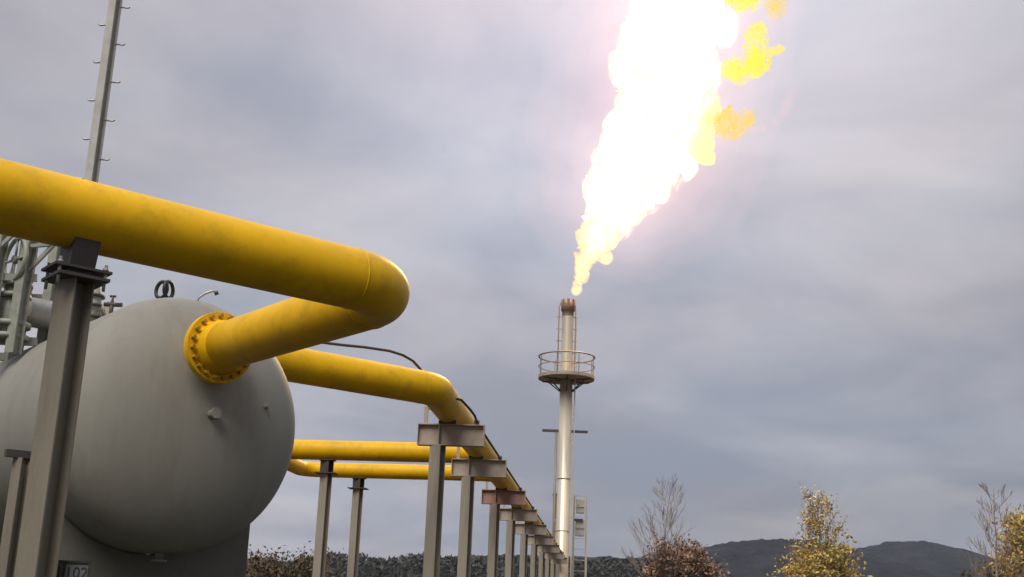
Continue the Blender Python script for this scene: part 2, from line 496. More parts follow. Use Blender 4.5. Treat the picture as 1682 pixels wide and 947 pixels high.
q = top_pt(322)
vp_ = thing('vent_pipe', 'thin grey bent vent pipe rising from the tank beside the yellow flange', 'pipe', q)
d_ = (q - CAM).length
bm = BM()
tube(bm, [q - UP * .08, at_dist(326, 489, d_), at_dist(336, 482, d_), at_dist(347, 478, d_), at_dist(353, 478, d_), at_dist(356, 482, d_)], .014, 12)
link('tube', bm, M_galv, vp_)
bm = BM(); tube(bm, [at_dist(354.5, 478, d_), at_dist(356.5, 484, d_)], .024, 12)
link('end_cap', bm, M_dark, vp_)

# ------------------------------------------------------------------ near support of the big pipe
def hcol(bm, base, top_z, flange_heading, b, h, tf, tw):
    ux = heading(flange_heading + 90); uy = heading(flange_heading)
    prism(bm, hpoly(b, h, tf, tw), UP, Vector((base.x, base.y, base.z)), ux, uy, top_z - base.z)
PZ = P0.z
def support_s(px, py):      # arc length along the big pipe whose underside shows at picture column px
    best = None
    for k in range(900):
        s = -8 + k * .01
        p = P0 + A * s - UP * (PR + .2)
        v = CM.transposed() @ (p - CAM)
        x = IW / 2 + FPX * v.x / -v.z
        if best is None or abs(x - px) < best[0]: best = (abs(x - px), s)
    return best[1]
sp = P0 + A * support_s(120, 440)
base = Vector((sp.x, sp.y, 0)) + A * .02
ps = thing('pipe_support', 'tall column with a dark cradle under the thick near pipe, before the tank', 'pipe support', base)
bm = BM(); hcol(bm, base + UP * .05, PZ - PR - .235, 205, .185, .185, .014, .010)
link('column', bm, M_steel, ps)
bm = BM(); box(bm, base + UP * .025, A, B, UP, .4, .4, .05)
link('base_plate', bm, M_steel, ps)
bm = BM()
capz = PZ - PR - .235
box(bm, base + UP * (capz + .011), A, B, UP, .36, .36, .022)
box(bm, base + UP * (capz + .075), A, B, UP, .40, .30, .018)
box(bm, base + UP * (capz + .043), A, B, UP, .20, .20, .05)
link('cap_plate', bm, M_dark, ps)
bm = BM()
sc_ = base + UP * PZ
poly = []
for k in range(17):
    a = R(-90 - 36 + 72 * k / 16); poly.append(((PR + .004) * math.cos(a), (PR + .004) * math.sin(a)))
poly += [(.10, -PR - .150), (-.10, -PR - .150)]
prism(bm, poly, A, sc_ - A * .09, B, UP, .18)
link('cradle', bm, M_dark, ps)
for sx in (-.16, .16):
    for sy in (-.12, .12):
        bm = BM()
        p = base + A * sx + B * sy
        tube(bm, [p + UP * (capz - .06), p + UP * (capz + .13)], .012, 8)
        tube(bm, [p + UP * (capz + .086), p + UP * (capz + .105)], .022, 6)
        link('anchor_bolt', bm, M_galv, ps)

# ------------------------------------------------------------------ plate on the column
pl_d = (base - CAM).length
pc = at_dist(118, 941, pl_d - .02)
plate = thing('number_plate', 'small dark framed number plate fixed beside the foot of the near column', 'sign', pc)
vx = (CM @ Vector((1, 0, 0))); vx = Vector((vx.x, vx.y, 0)).normalized(); vn = vx.cross(UP)
bm = BM(); box(bm, pc, vx, vn, UP, .235, .02, .15)
link('backing', bm, paint('dull_plate', (0.13, 0.135, 0.14), 0.6), plate)
bm = BM()
fr = pc + vn * .012
for dz in (-.075, .075): box(bm, fr + UP * dz, vx, vn, UP, .255, .022, .014)
for dx in (-.12, -.052, .12): box(bm, fr + vx * dx, vx, vn, UP, .014, .0215, .1495)
link('frame', bm, M_black, plate)
bm = BM(); bar(bm, pc - vn * .01, pc - vn * .01 - vx * .25 - vn * .1, .03)
link('bracket', bm, M_dark, plate)
def text_mesh(name, body, size, origin, ux, uy, mat, parent):
    cu = bpy.data.curves.new(name, 'FONT'); cu.body = body; cu.size = size; cu.extrude = .001
    cu.align_x = 'CENTER'; cu.align_y = 'CENTER'
    tmp = bpy.data.objects.new(name, cu); COL.objects.link(tmp)
    dg = bpy.context.evaluated_depsgraph_get()
    me = bpy.data.meshes.new_from_object(tmp.evaluated_get(dg))
    bpy.data.objects.remove(tmp)
    un = ux.cross(uy)
    M3 = Matrix((ux, uy, un)).transposed()
    for v in me.vertices: v.co = M3 @ v.co + origin - parent.location
    me.materials.clear(); me.materials.append(mat)
    ob = bpy.data.objects.new(name, me); COL.objects.link(ob); ob.parent = parent
    return ob
tface = pc + vn * .0125
side_sign = 1 if (CAM - pc).dot(vn) > 0 else -1
text_mesh('lettering', '1', .12, pc + vn * side_sign * .0125 - vx * .086, vx, UP, M_black, plate)
text_mesh('lettering', '102', .105, pc + vn * side_sign * .0125 + vx * .034, vx, UP, M_black, plate)

# ------------------------------------------------------------------ slim post under the tank side
p = at_dist(30, 800, 10.6)
sl = thing('steel_post', 'slim pale steel post with an angle bracket, left of the near column', 'post', Vector((p.x, p.y, 0)))
bt = at_dist(38, 752, 10.6)
bm = BM(); hcol(bm, Vector((p.x, p.y, 0)), bt.z, 205, .10, .10, .008, .006)
link('column', bm, M_steel, sl)
bm = BM(); bar(bm, Vector((p.x, p.y, bt.z + .03)) - A * .14, Vector((p.x, p.y, bt.z + .03)) + A * .10, .06, .06)
link('bracket', bm, M_dark, sl)

# ------------------------------------------------------------------ pipe rack
RH = 4.8
D, S = heading(RH), heading(RH + 90)
P1 = at_dist(742, 697, 20.2)
ZB = P1.z
ZC = ZB + PR
def rk(along, side, z): return Vector((P1.x, P1.y, 0)) + D * along + S * side + UP * z
PIPE_SIDE = -0.06
alongs = [0, 4.64, 10.9, 16.4, 22.6, 28.8, 35.0, 41.2, 47.4]
labels = ['T shaped steel pipe support nearest the tank, below the elbow of the yellow pipe',
          'second T shaped pipe support from the tank, grey beam on one post',
          'third T shaped pipe support from the tank, with a reddish beam',
          'fourth T shaped pipe support from the tank, just beyond the reddish beam',
          'fifth T shaped pipe support from the tank, halfway to the flare stack',
          'sixth T shaped pipe support from the tank, short in the distance',
          'seventh T shaped pipe support from the tank, two before the last one',
          'eighth T shaped pipe support from the tank, last but one before the stack',
          'farthest T shaped pipe support, at the foot of the flare stack']
GR_RACK = 'T shaped supports carrying the pipe to the flare'
def make_rack():
    t = thing('rack_support', labels[0], 'pipe support', rk(0, 0, 0), GR_RACK)
    bm = BM()
    prism(bm, [(x, y - .18) for x, y in hpoly(.17, .36, .018, .012)], S, rk(0, -.56, ZB), D, UP, 1.12)
    bo = link('beam', bm, M_beam, t)
    for sx in (-.555, .555, -.2):
        bm = BM()
        for sd_ in (-1, 1):
            box(bm, rk(0, sx, ZB - .18) + D * sd_ * .044, S, D, UP, .010, .076, .318)
        sub('stiffener', bm, M_beam, bo, t)
    bm = BM(); hcol(bm, rk(0, -.215, .03), ZB - .362, 205, .20, .20, .016, .011)
    link('post', bm, M_post, t)
    bm = BM(); box(bm, rk(0, -.215, .016), S, D, UP, .36, .36, .03)
    link('base_plate', bm, M_steel, t)
    bm = BM(); bar(bm, rk(0, -.44, ZB + .002), rk(0, -.44, ZB + .30), .10, .06); bar(bm, rk(0, -.44, ZB + .27), rk(0, PIPE_SIDE - PR * .8, ZB + .27), .05, .05)
    link('pipe_guide', bm, M_beam, t)
    bm = BM()
    poly = []
    for k in range(13):
        a = R(-90 - 34 + 68 * k / 12); poly.append((PIPE_SIDE + (PR + .003) * math.cos(a), (PR + .003) * math.sin(a) + .02))
    poly += [(PIPE_SIDE + .15, -PR + .001), (PIPE_SIDE - .15, -PR + .001)]
    prism(bm, poly, D, rk(-.12, 0, ZC), S, UP, .24)
    link('pipe_shoe', bm, M_dark, t)
    return t
rack = make_rack()
for i, a in enumerate(alongs):
    o = rack if i == 0 else copy_tree(rack)
    o.location = rk(a, 0, 0)
    o['label'] = labels[i]
    if i == 2:
        for ch in o.children:
            if ch.name.startswith('beam'):
                ch.data = ch.data.copy(); ch.data.materials[0] = M_redbeam
                ch['label'] = 'reddish beam'
ZP = ZC + .02
# main pipe: from behind the tank, elbow, then along the rack to the stack
K = rk(0, PIPE_SIDE, ZP)
Kp = at_z(715.5, 639, ZP)
rel = Kp - rk(0, 0, ZP)
K = rk(rel.dot(D), PIPE_SIDE, ZP)
turn = R(HP - RH)
rb = 0.62
tl = rb * math.tan(turn / 2)
rackpipe = thing('gas_pipe', 'long yellow pipe from behind the tank, turning over the supports toward the flare stack', 'pipe', Vector((K.x, K.y, 0)))
bm = BM()
e_arc = arc(K - A * tl, A, D, rb, 12)
STACK_A = 50.5
drop = K - A * 4.1
d_arc = arc(drop - UP * .55 - A * .55, UP, A, .55, 12)
pth = [Vector((d_arc[0].x, d_arc[0].y, z_)) for z_ in (0.02, 1.0, 2.0, 3.0)] + d_arc + [K - A * s for s in (4, 2, 1)] + e_arc + [e_arc[-1] + D * s for s in (1, 3, 8, 16, 24, 32, 40, STACK_A - rel.dot(D) - .5)]
tube(bm, pth, PR, 48)
link('pipe_run', bm, M_yel, rackpipe)
for c, d in ((e_arc[0], A), (e_arc[-1], D)):
    bm = BM()
    tube(bm, [c - d * .01, c - d * .004, c + d * .004, c + d * .01], [PR + .0005, PR + .005, PR + .005, PR + .0005], 48, caps=False)
    link('weld_seam', bm, M_yel, rackpipe)

# two feed pipes that come across from behind the tank and join the rack line
FH = RH + 92
F = heading(FH)
def feed(px, py, rad, label, left_turn):
    c = at_z(px, py, ZP)
    # run along F until it meets the rack axis
    w = c - rk(0, PIPE_SIDE, ZP)
    k = -w.dot(S) / F.dot(S)
    join = c + F * k
    t = thing('feed_pipe', label, 'pipe', Vector((c.x, c.y, 0)), 'yellow pipes crossing from the tank to the pipe rack')
    bm = BM()
    rb = rad * 2.6
    js = join - F * rb
    a2 = arc(js, F, D, rb, 12)
    if left_turn is None:
        e0 = c - F * 6.5
        dn = arc(e0 - F * .5 - UP * .5, UP, F, .5, 10)
        start = [Vector((dn[0].x, dn[0].y, z_)) for z_ in (.02, 1.2, 2.6)] + dn + [c - F * 4, c - F * 1.5, c]
    else:
        L0 = at_z(left_turn, py, ZP); L0 = c + F * (L0 - c).dot(F)
        a1 = arc(L0, D, F, rad * 2.2, 12)
        off = L0 - a1[-1]
        a1 = [v_ + off for v_ in a1]
        e0 = a1[0] - D * 4.6
        dn = arc(e0 - D * .5 - UP * .5, UP, D, .5, 10)
        start = [Vector((dn[0].x, dn[0].y, z_)) for z_ in (.02, 1.2, 2.6)] + dn + [a1[0] - D * 1.2] + a1
    tube(bm, start + a2, rad, 40)
    link('pipe_run', bm, M_yel, t)
    for cc in (js, js - F * 1.6):
        bm = BM()
        tube(bm, [cc - F * .01, cc - F * .004, cc + F * .004, cc + F * .01], [rad + .0005, rad + .005, rad + .005, rad + .0005], 40, caps=False)
        link('weld_seam', bm, M_yel, t)
    return c, rad, t
f1 = feed(600, 740.5, .215, 'upper of two level yellow pipes running from the tank to the supports', None)
f2 = feed(640, 774, .185, 'lower of two level yellow pipes, thinner, bending in behind the tank', 530)

def pipe_post(px, fd, label, plate_drop):
    c, rad, _ = fd
    # position along the feed pipe under picture column px
    best = None
    for k in range(-600, 400):
        p = c + F * k * .01
        v = CM.transposed() @ (p - UP * (rad + .15) - CAM)
        x = IW / 2 + FPX * v.x / -v.z
        if best is None or abs(x - px) < best[0]: best = (abs(x - px), p)
    p = best[1]
    g = Vector((p.x, p.y, 0))
    t = thing('pipe_post', label, 'pipe support', g, 'single posts under the two feed pipes')
    ztop = p.z - rad
    bm = BM(); hcol(bm, g + UP * .03, ztop - plate_drop, 205, .19, .19, .016, .011)
    link('post', bm, M_post, t)
    bm = BM(); box(bm, g + UP * .016, S, D, UP, .34, .34, .03)
    link('base_plate', bm, M_steel, t)
    bm = BM(); box(bm, g + UP * (ztop - plate_drop + .011), S, D, UP, .46, .40, .02)
    link('cap_plate', bm, M_dark, t)
    bm = BM(); hcol(bm, g + UP * (ztop - plate_drop + .022), ztop - .012, 205, .21, .21, .018, .014)
    box(bm, g + UP * (ztop - .004), S, D, UP, .34, .30, .016)
    link('pipe_shoe', bm, M_dark, t)
    return t
pipe_post(537, f1, 'single steel post under the upper level pipe, next to the tank', .30)
pipe_post(589, f2, 'single steel post with a small plate under the lower level pipe', .27)

# cable conduit: over the pipe behind the tank, then down the right ends of the beams
cvd = thing('cable_conduit', 'thin dark conduit arching over the yellow pipe and running down the beam ends', 'conduit', Vector((K.x, K.y, 0)))
bm = BM()
nA = heading(HP - 90)
org = K + nA * .50
def on_plane(px, py):
    d = ray(px, py); t = (org - CAM).dot(nA) / d.dot(nA); return CAM + d * t
c1 = [on_plane(x, y) for x, y in ((470, 556), (520, 561), (560, 566), (600, 570), (640, 576), (662, 583), (678, 592), (690, 605), (702, 625))]
c2 = [K + nA * .40 + UP * .02 + A * .3, rk(-1.0, .26, ZP - .02), rk(-.6, .36, ZP - .10), rk(-.25, .41, ZB + .12), rk(.1, .42, ZB + .05), rk(1, .42, ZB + .045)] + [rk(a, .42, ZB + .045) for a in (4, 9, 15, 24, 34, 44, 48)]
tube(bm, c1 + c2, .022, 12)
link('tube', bm, M_dark, cvd)
for a in alongs[:8]:
    bm = BM(); box(bm, rk(a, .42, ZB + .04), S, D, UP, .09, .05, .074)
    link('clamp', bm, M_dark, cvd)

# ------------------------------------------------------------------ mast with step pegs
mp = at_y(143, 345, 20.5); base = Vector((mp.x, mp.y, 0))
mast = thing('floodlight_mast', 'tall slender pole with step pegs on both sides, rising behind the near yellow pipe', 'mast', base)
bm = BM()
mu, mw_ = heading(70), heading(-20)
hcol(bm, base, 17.0, 208, .19, .16, .018, .02)
link('pole', bm, M_pale, mast)
for z, sgn in [(2.0 + k * .385, 1 if k % 2 else -1) for k in range(38)]:
    bm = BM()
    dirp = (heading(80) if sgn > 0 else heading(-82))
    p = base + UP * z
    tube(bm, [p + dirp * .09, p + dirp * .24, p + dirp * .265 + UP * .015, p + dirp * .27 + UP * .045], .018, 8)
    link('step_peg', bm, M_galv, mast)

# ------------------------------------------------------------------ machinery on top of the tank at the left
EQ = 16.0
def E_(x, y, d=EQ): return at_dist(x, y, d)
vr = (CM @ Vector((1, 0, 0))).normalized(); vu = (CM @ Vector((0, 1, 0))).normalized(); vf = -(CM @ Vector((0, 0, 1))).normalized()
vrh = Vector((vr.x, vr.y, 0)).normalized(); vfh = Vector((vf.x, vf.y, 0)).normalized()
fr_ = thing('equipment_frame', 'weathered grey green steel frame above the tank, behind the near column', 'steel frame', E_(20, 560))
for x0, x1, w in ((50, 36, .14), (4, -6, .12)):
    a, b = E_(x0, 385), E_(x1, 590)
    b = Vector((a.x, a.y, b.z))
    for back_ in (0, .9):
        bm = BM(); hcol(bm, b + vfh * back_, a.z + .5, 205, w, w, .012, .02)
        link('upright', bm, M_green, fr_)
for y, h in ((456, .09), (560, .10)):
    a = E_(-60, y); b = E_(66, y + 4)
    for back_ in (-.1, .9):
        bm = BM(); bar(bm, a + vfh * back_, b + vfh * back_, .05, h)
        link('crossbeam', bm, M_green, fr_)
for (ax_, ay_), (bx_, by_), w in (((2, 412), (34, 382), .05), ((52, 448), (96, 402), .06), ((55, 408), (100, 404), .06)):
    bm = BM(); bar(bm, E_(ax_, ay_) - vfh * .1, E_(bx_, by_) - vfh * .1, w, .04)
    link('brace', bm, M_green, fr_)

va = thing('gate_valve', 'grey green gate valve with an upright handwheel at the far left', 'valve', E_(20, 520))
bm = BM()
c = E_(22, 500)
tube(bm, [c - UP * .45, c + UP * .25], [.16, .13], 24)
disc(bm, c + UP * .10, UP, .20, .05, 28); disc(bm, c + UP * .25, UP, .20, .05, 28)
disc(bm, c - UP * .26, UP, .24, .06, 28); disc(bm, c - UP * .42, UP, .24, .06, 28)
tube(bm, [c - vrh * .34, c + vrh * .18], .14, 24); disc(bm, c - vrh * .33, vrh, .22, .05, 28)
link('body', bm, M_green, va)
bm = BM()
for sgn in (-1, 1): bar(bm, c + UP * .26 + vrh * .10 * sgn, c + UP * .62 + vrh * .05 * sgn, .04, .03)
tube(bm, [c + UP * .2, c + UP * .85], .022, 12)
link('yoke', bm, M_green, va)
bm = BM()
wc = E_(25, 426)
wa = (vfh + vrh * .9).normalized()
ring(bm, wc, wa, .27, .028, 36)
u_, w_ = frame_for(wa)
for k in range(4):
    d = u_ * math.cos(k * PI / 2) + w_ * math.sin(k * PI / 2)
    tube(bm, [wc, wc + d * .27], .016, 8)
disc(bm, wc, wa, .05, .06, 16)
link('handwheel', bm, M_green, va)

sp_ = thing('pipe_spool', 'short grey pipe seen between the equipment frame and the near column', 'pipe', E_(60, 515, 16.4))
bm = BM(); c = E_(60, 514, 16.4)
tube(bm, [c - A * .7, c + A * .75], .19, 36)
link('tube', bm, M_galv, sp_)
for s in (-.68, .74):
    bm = BM(); disc(bm, c + A * s, A, .28, .06, 36); bolts(bm, c + A * s, A, .24, 12, .018, .13)
    link('flange', bm, M_dark, sp_)

rv = thing('relief_valve', 'small flanged relief valve with dark flanges, just right of the near column', 'valve', E_(152, 545, 15.2))
c = E_(152, 505, 15.2)
bm = BM()
tube(bm, [c - UP * .55, c - UP * .08, c + UP * .06, c + UP * .24, c + UP * .36], [.07, .07, .10, .07, .04], 20)
link('body', bm, M_pale, rv)
for dz in (-.24, -.12, .02, .14):
    bm = BM(); disc(bm, c + UP * dz, UP, .13, .03, 24)
    link('flange', bm, M_dark, rv)
bm = BM(); tube(bm, [c + UP * .0, c + vrh * .17 + UP * .0], .045, 16); disc(bm, c + vrh * .17, vrh, .09, .03, 20)
link('outlet', bm, M_pale, rv)

nv = thing('needle_valve', 'tiny dark needle valve with a cross handle on the crown of the tank', 'valve', E_(184, 514, 14.6))
c = E_(184, 500, 14.6)
bm = BM(); tube(bm, [c - UP * .22, c + UP * .04], .024, 12); tube(bm, [c - vrh * .09, c + vrh * .12], .026, 12)
link('body', bm, M_dark, nv)
bm = BM(); tube(bm, [c, c + UP * .10], .014, 8); tube(bm, [c + UP * .10 - vrh * .035, c + UP * .10 + vrh * .035], .014, 8)
link('handle', bm, M_dark, nv)

# ------------------------------------------------------------------ flare stack
FY = 68.0
sb = at_y(922.5, 935, FY)
FB = Vector((sb.x, sb.y, 0))
def fz(y): # world height that shows at picture row y on the stack axis
    return at_y(930, y, FY).z
Z_TOP, Z_PLAT, Z_BAR = fz(494), fz(622), fz(708)
PXM = FPX / (at_y(930, 700, FY) - CAM).length      # pixels per metre there
stack = thing('flare_stack', 'tall steel flare stack with a round railed platform and a burning tip', 'flare stack', FB)
bm = BM()
tube(bm, [FB, FB + UP * 3.2, FB + UP * 3.3, FB + UP * Z_PLAT], [.42, .42, .37, .37], 32)
tube(bm, [FB + UP * Z_PLAT, FB + UP * (Z_PLAT + .35), FB + UP * (Z_TOP - .2)], [.37, .33, .33], 32, caps=False)
link('riser', bm, M_riser, stack)
bm = BM(); disc(bm, FB + UP * .02, UP, .7, .04, 32); link('base_plate', bm, M_riser, stack)
for z in (3.25, 6.1, 9.0):
    bm = BM(); disc(bm, FB + UP * z, UP, .40, .04, 32); link('flange', bm, M_riser, stack)
bm = BM()
tube(bm, [FB + UP * (Z_TOP - .95), FB + UP * (Z_TOP - .62), FB + UP * (Z_TOP - .6), FB + UP * Z_TOP, FB + UP * (Z_TOP + .02), FB + UP * (Z_TOP - .5)], [.335, .345, .41, .41, .33, .32], 32, caps=False)
for k in range(8):
    a = 2 * PI * k / 8; d = Vector((math.cos(a), math.sin(a), 0))
    box(bm, FB + UP * (Z_TOP - .12) + d * .40, d, d.cross(UP), UP, .04, .14, .34)
link('burner_tip', bm, paint('heat_stained_steel', (0.30, 0.19, 0.14), 0.7, dirt=(0.14, 0.07, 0.05), dirt_amt=0.7), stack)
def guard(zp, rad, posts, railh, parent, mat):
    bm = BM(); disc(bm, FB + UP * zp, UP, rad, .10, 48)
    tube(bm, [FB + UP * (zp - .02), FB + UP * (zp + .16)], [rad + .01, rad + .01], 48, caps=False)
    pf = link('platform', bm, M_rust, parent)
    for k in range(6):
        bm = BM()
        a = 2 * PI * (k + .5) / 6; d = Vector((math.cos(a), math.sin(a), 0))
        bar(bm, FB + UP * (zp - .06) + d * .34, FB + UP * (zp - .06) + d * (rad * .95), .08, .10)
        bar(bm, FB + UP * (zp - .75) + d * .36, FB + UP * (zp - .08) + d * (rad * .75), .06, .06)
        sub('bracket', bm, M_dark, pf, parent)
    for k in range(posts):
        a = 2 * PI * (k + .5) / posts
        d = Vector((math.cos(a), math.sin(a), 0))
        bm = BM(); bar(bm, FB + UP * zp + d * rad, FB + UP * (zp + railh) + d * rad, .05)
        sub('rail_post', bm, mat, pf, parent)
    for h, r_ in ((railh, .045), (railh * .55, .025)):
        bm = BM(); ring(bm, FB + UP * (zp + h), UP, rad, r_, 48)
        sub('guard_rail', bm, mat, pf, parent)
guard(Z_PLAT, 1.62, 8, 1.28, stack, M_steel)
bm = BM()
bar(bm, FB + UP * Z_BAR - vrh * 1.3, FB + UP * Z_BAR + vrh * 1.3, .14, .14)
link('crossbar', bm, M_dark, stack)
bm = BM()
lp = FB - vrh * .50
tube(bm, [lp + UP * 1.0, lp + UP * (Z_BAR + .1)], .07, 12)
link('pilot_line', bm, M_steel, stack)
bm = BM()
rp = FB + vrh * .50 - vfh * .12
for s in (-.2, .2): bar(bm, rp + vfh * s + UP * 1.0, rp + vfh * s + UP * (Z_TOP - 1.0), .05)
for k in range(int((Z_TOP - 2) / .3)): bar(bm, rp - vfh * .2 + UP * (1.2 + k * .3), rp + vfh * .2 + UP * (1.2 + k * .3), .03)
for k in range(int((Z_TOP - 3) / 1.5)): bar(bm, FB + vrh * .3 + UP * (2 + k * 1.5), rp + UP * (2 + k * 1.5), .04)
link('ladder', bm, M_riser, stack)
bm = BM()
for s, d in ((-.52, -vrh), (.46, vrh)):
    q_ = FB + vrh * s
    bm = BM()
    tube(bm, [q_ + UP * (Z_PLAT + .1), q_ + UP * (Z_TOP - .35), q_ - d * .16 + UP * (Z_TOP + .05)], .035, 10)
    for k in range(5): tube(bm, [FB + UP * (Z_PLAT + .8 + k * .72), q_ + d * .12 + UP * (Z_PLAT + .8 + k * .72)], .03, 8)
    link('pilot_burner', bm, M_rust, stack)

# low service structure behind the foot of the stack
gb = at_y(951, 930, FY + 1.6); gbase = Vector((gb.x, gb.y, 0))
gz0, gz1 = fz(866), fz(810)
gate = thing('access_ladder', 'pale caged access ladder and box standing behind the foot of the flare stack', 'ladder', gbase)
bm = BM()
for sx in (-.35, .38):
    for sy in (-.3, .3): bar(bm, gbase + vrh * sx + vfh * sy, gbase + vrh * sx + vfh * sy + UP * gz1, .07)
for k in range(14): bar(bm, gbase + vrh * -.35 - vfh * .3 + UP * (.4 + k * (gz1 - .4) / 13), gbase + vrh * .38 - vfh * .3 + UP * (.4 + k * (gz1 - .4) / 13), .035)
link('ladder_frame', bm, M_pale, gate)
bm = BM(); box(bm, gbase + UP * (gz0 + .1), vrh, vfh, UP, .5, .5, .9); link('cabinet', bm, M_pale, gate, bevel=.02)
bm = BM(); box(bm, gbase + UP * (gz1 - .55), vrh, vfh, UP, .45, .5, .8)
link('cabinet', bm, M_pale, gate, bevel=.02)
bm = BM(); box(bm, gbase + UP * (fz(850)) - vrh * .1 - vfh * .32, vrh, vfh, UP, .5, .14, .12)
link('hinge_bracket', bm, M_dark, gate)
bp_ = at_y(912, 830, FY + .6); 
pan = thing('junction_box', 'narrow grey junction box on a pole, against the lower part of the stack', 'junction box', Vector((bp_.x, bp_.y, 0)))
bm = BM(); box(bm, Vector((bp_.x, bp_.y, fz(831))), vrh, vfh, UP, .26, .2, 1.35)
link('cabinet', bm, M_steel, pan, bevel=.02)
bm = BM(); tube(bm, [Vector((bp_.x, bp_.y, 0)), Vector((bp_.x, bp_.y, fz(855)))], .06, 12)
link('post', bm, M_steel, pan)
bm = BM(); box(bm, Vector((bp_.x, bp_.y, fz(811))), vrh, vfh, UP, .32, .26, .12)
link('lid', bm, M_dark, pan)

# ------------------------------------------------------------------ the flame
def flame_mat(name, col, strength, absorb, surf, surf_fac):
    m = bpy.data.materials.new(name); m.use_nodes = True
    nt = m.node_tree; nt.nodes.clear(); L = nt.links.new
    out = nt.nodes.new('ShaderNodeOutputMaterial')
    tr = nt.nodes.new('ShaderNodeBsdfTransparent'); em = nt.nodes.new('ShaderNodeEmission')
    em.inputs['Color'].default_value = surf + (1,); em.inputs['Strength'].default_value = 1.0
    mx = nt.nodes.new('ShaderNodeMixShader'); mx.inputs[0].default_value = surf_fac
    L(tr.outputs[0], mx.inputs[1]); L(em.outputs[0], mx.inputs[2]); L(mx.outputs[0], out.inputs['Surface'])
    ve = nt.nodes.new('ShaderNodeEmission'); ve.inputs['Color'].default_value = col + (1,); ve.inputs['Strength'].default_value = strength
    va_ = nt.nodes.new('ShaderNodeVolumeAbsorption'); va_.inputs['Color'].default_value = (0, 0, 0, 1); va_.inputs['Density'].default_value = absorb
    ad = nt.nodes.new('ShaderNodeAddShader')
    L(ve.outputs[0], ad.inputs[0]); L(va_.outputs[0], ad.inputs[1]); L(ad.outputs[0], out.inputs['Volume'])
    return m
def fl(x, y, dy=0.0): return at_y(x, y, FY + dy)
FPM = FPX / (fl(1050, 250) - CAM).length
FLOW = (fl(1130, -20) - fl(945, 480)).normalized()
def blob_mesh(name, balls, voxel, noise_amps, mat, parent, seed=0, push=.5):
    """fused balls -> lumpy turbulent closed surface"""
    bm = BM()
    for (c, r) in balls:
        bmesh.ops.create_icosphere(bm, subdivisions=2, radius=r, matrix=Matrix.Translation(c))
    me = bpy.data.meshes.new(name + '_tmp'); bm.to_mesh(me); bm.free()
    ob = bpy.data.objects.new(name + '_tmp', me); COL.objects.link(ob)
    rm = ob.modifiers.new('fuse', 'REMESH'); rm.mode = 'VOXEL'; rm.voxel_size = voxel
    sm = ob.modifiers.new('soft', 'SMOOTH'); sm.iterations = 2
    dg = bpy.context.evaluated_depsgraph_get()
    m2 = bpy.data.meshes.new_from_object(ob.evaluated_get(dg))
    bpy.data.objects.remove(ob)
    m2.name = name
    nrm = [v.normal.copy() for v in m2.vertices]
    for v, n in zip(m2.vertices, nrm):
        p = v.co.copy(); d = 0.0
        al = p.dot(FLOW); q0 = (p - FLOW * al) + FLOW * (al * .5)          # turbulence drawn out along the flow
        wv = mnoise.noise_vector(q0 * .9 + Vector((seed, 0, 0))) * .5
        for sc_n, am in noise_amps:
            q = (q0 + wv) / sc_n + Vector((seed, seed * .3, 0))
            d += am * (1.1 * mnoise.noise(q) + .55 * (1 - 2.2 * abs(mnoise.noise(q * 1.7 + Vector((9, 2, 4))))))
        d *= min(1.0, .3 + max(0.0, p.z - Z_TOP) / 8)
        v.co = p + n * d + FLOW * max(0.0, d) * push - parent.location
    for pl in m2.polygons: pl.use_smooth = True
    m2.materials.clear(); m2.materials.append(mat)
    o = bpy.data.objects.new(name, m2); COL.objects.link(o); o.parent = parent
    return o
M_fl = flame_mat('burning_gas', (1.0, 0.74, 0.36), 0.95, 0.06, (1.2, 1.0, 0.6), 0.14)
M_fl_low = flame_mat('burning_gas_root', (1.0, 0.52, 0.18), 2.4, 0.5, (1.2, 0.75, 0.42), 0.22)
M_fl_yel = None
M_fl_or = None
flame = thing('gas_flame', 'huge white hot gas flame leaning up and right from the flare stack', 'flame', FB + UP * Z_TOP)
rngf = random.Random(5)
def balls(lst, spread=0.5):
    return [(fl(x, y, rngf.uniform(-1, 1) * r / FPM * spread), r / FPM) for x, y, r in lst]
main = [(978, 404, 13), (986, 390, 17), (994, 374, 20), (1002, 358, 25), (1016, 345, 27), (990, 325, 19), (1010, 310, 28), (1042, 326, 23),
        (1032, 290, 34), (1002, 262, 17), (1070, 298, 26), (1054, 252, 39), (1097, 262, 26), (1037, 222, 28), (1087, 212, 40), (1124, 220, 23),
        (1057, 175, 31), (1107, 160, 46), (1047, 128, 28), (1032, 120, 15), (1107, 104, 50), (1145, 130, 22), (1052, 75, 26), (1110, 52, 53), (1167, 48, 22),
        (1074, 28, 31), (1130, 6, 48), (1112, -40, 57), (1157, -60, 48), (1092, -95, 44), (1157, -130, 44), (1122, -170, 42), (1172, -200, 29), (1132, -240, 24), (1152, -280, 13)]
blob_mesh('flame_body', balls(main), .11, [(2.4, .45), (1.1, .46), (.5, .36), (.24, .22), (.13, .10)], M_fl, flame, 3.1)
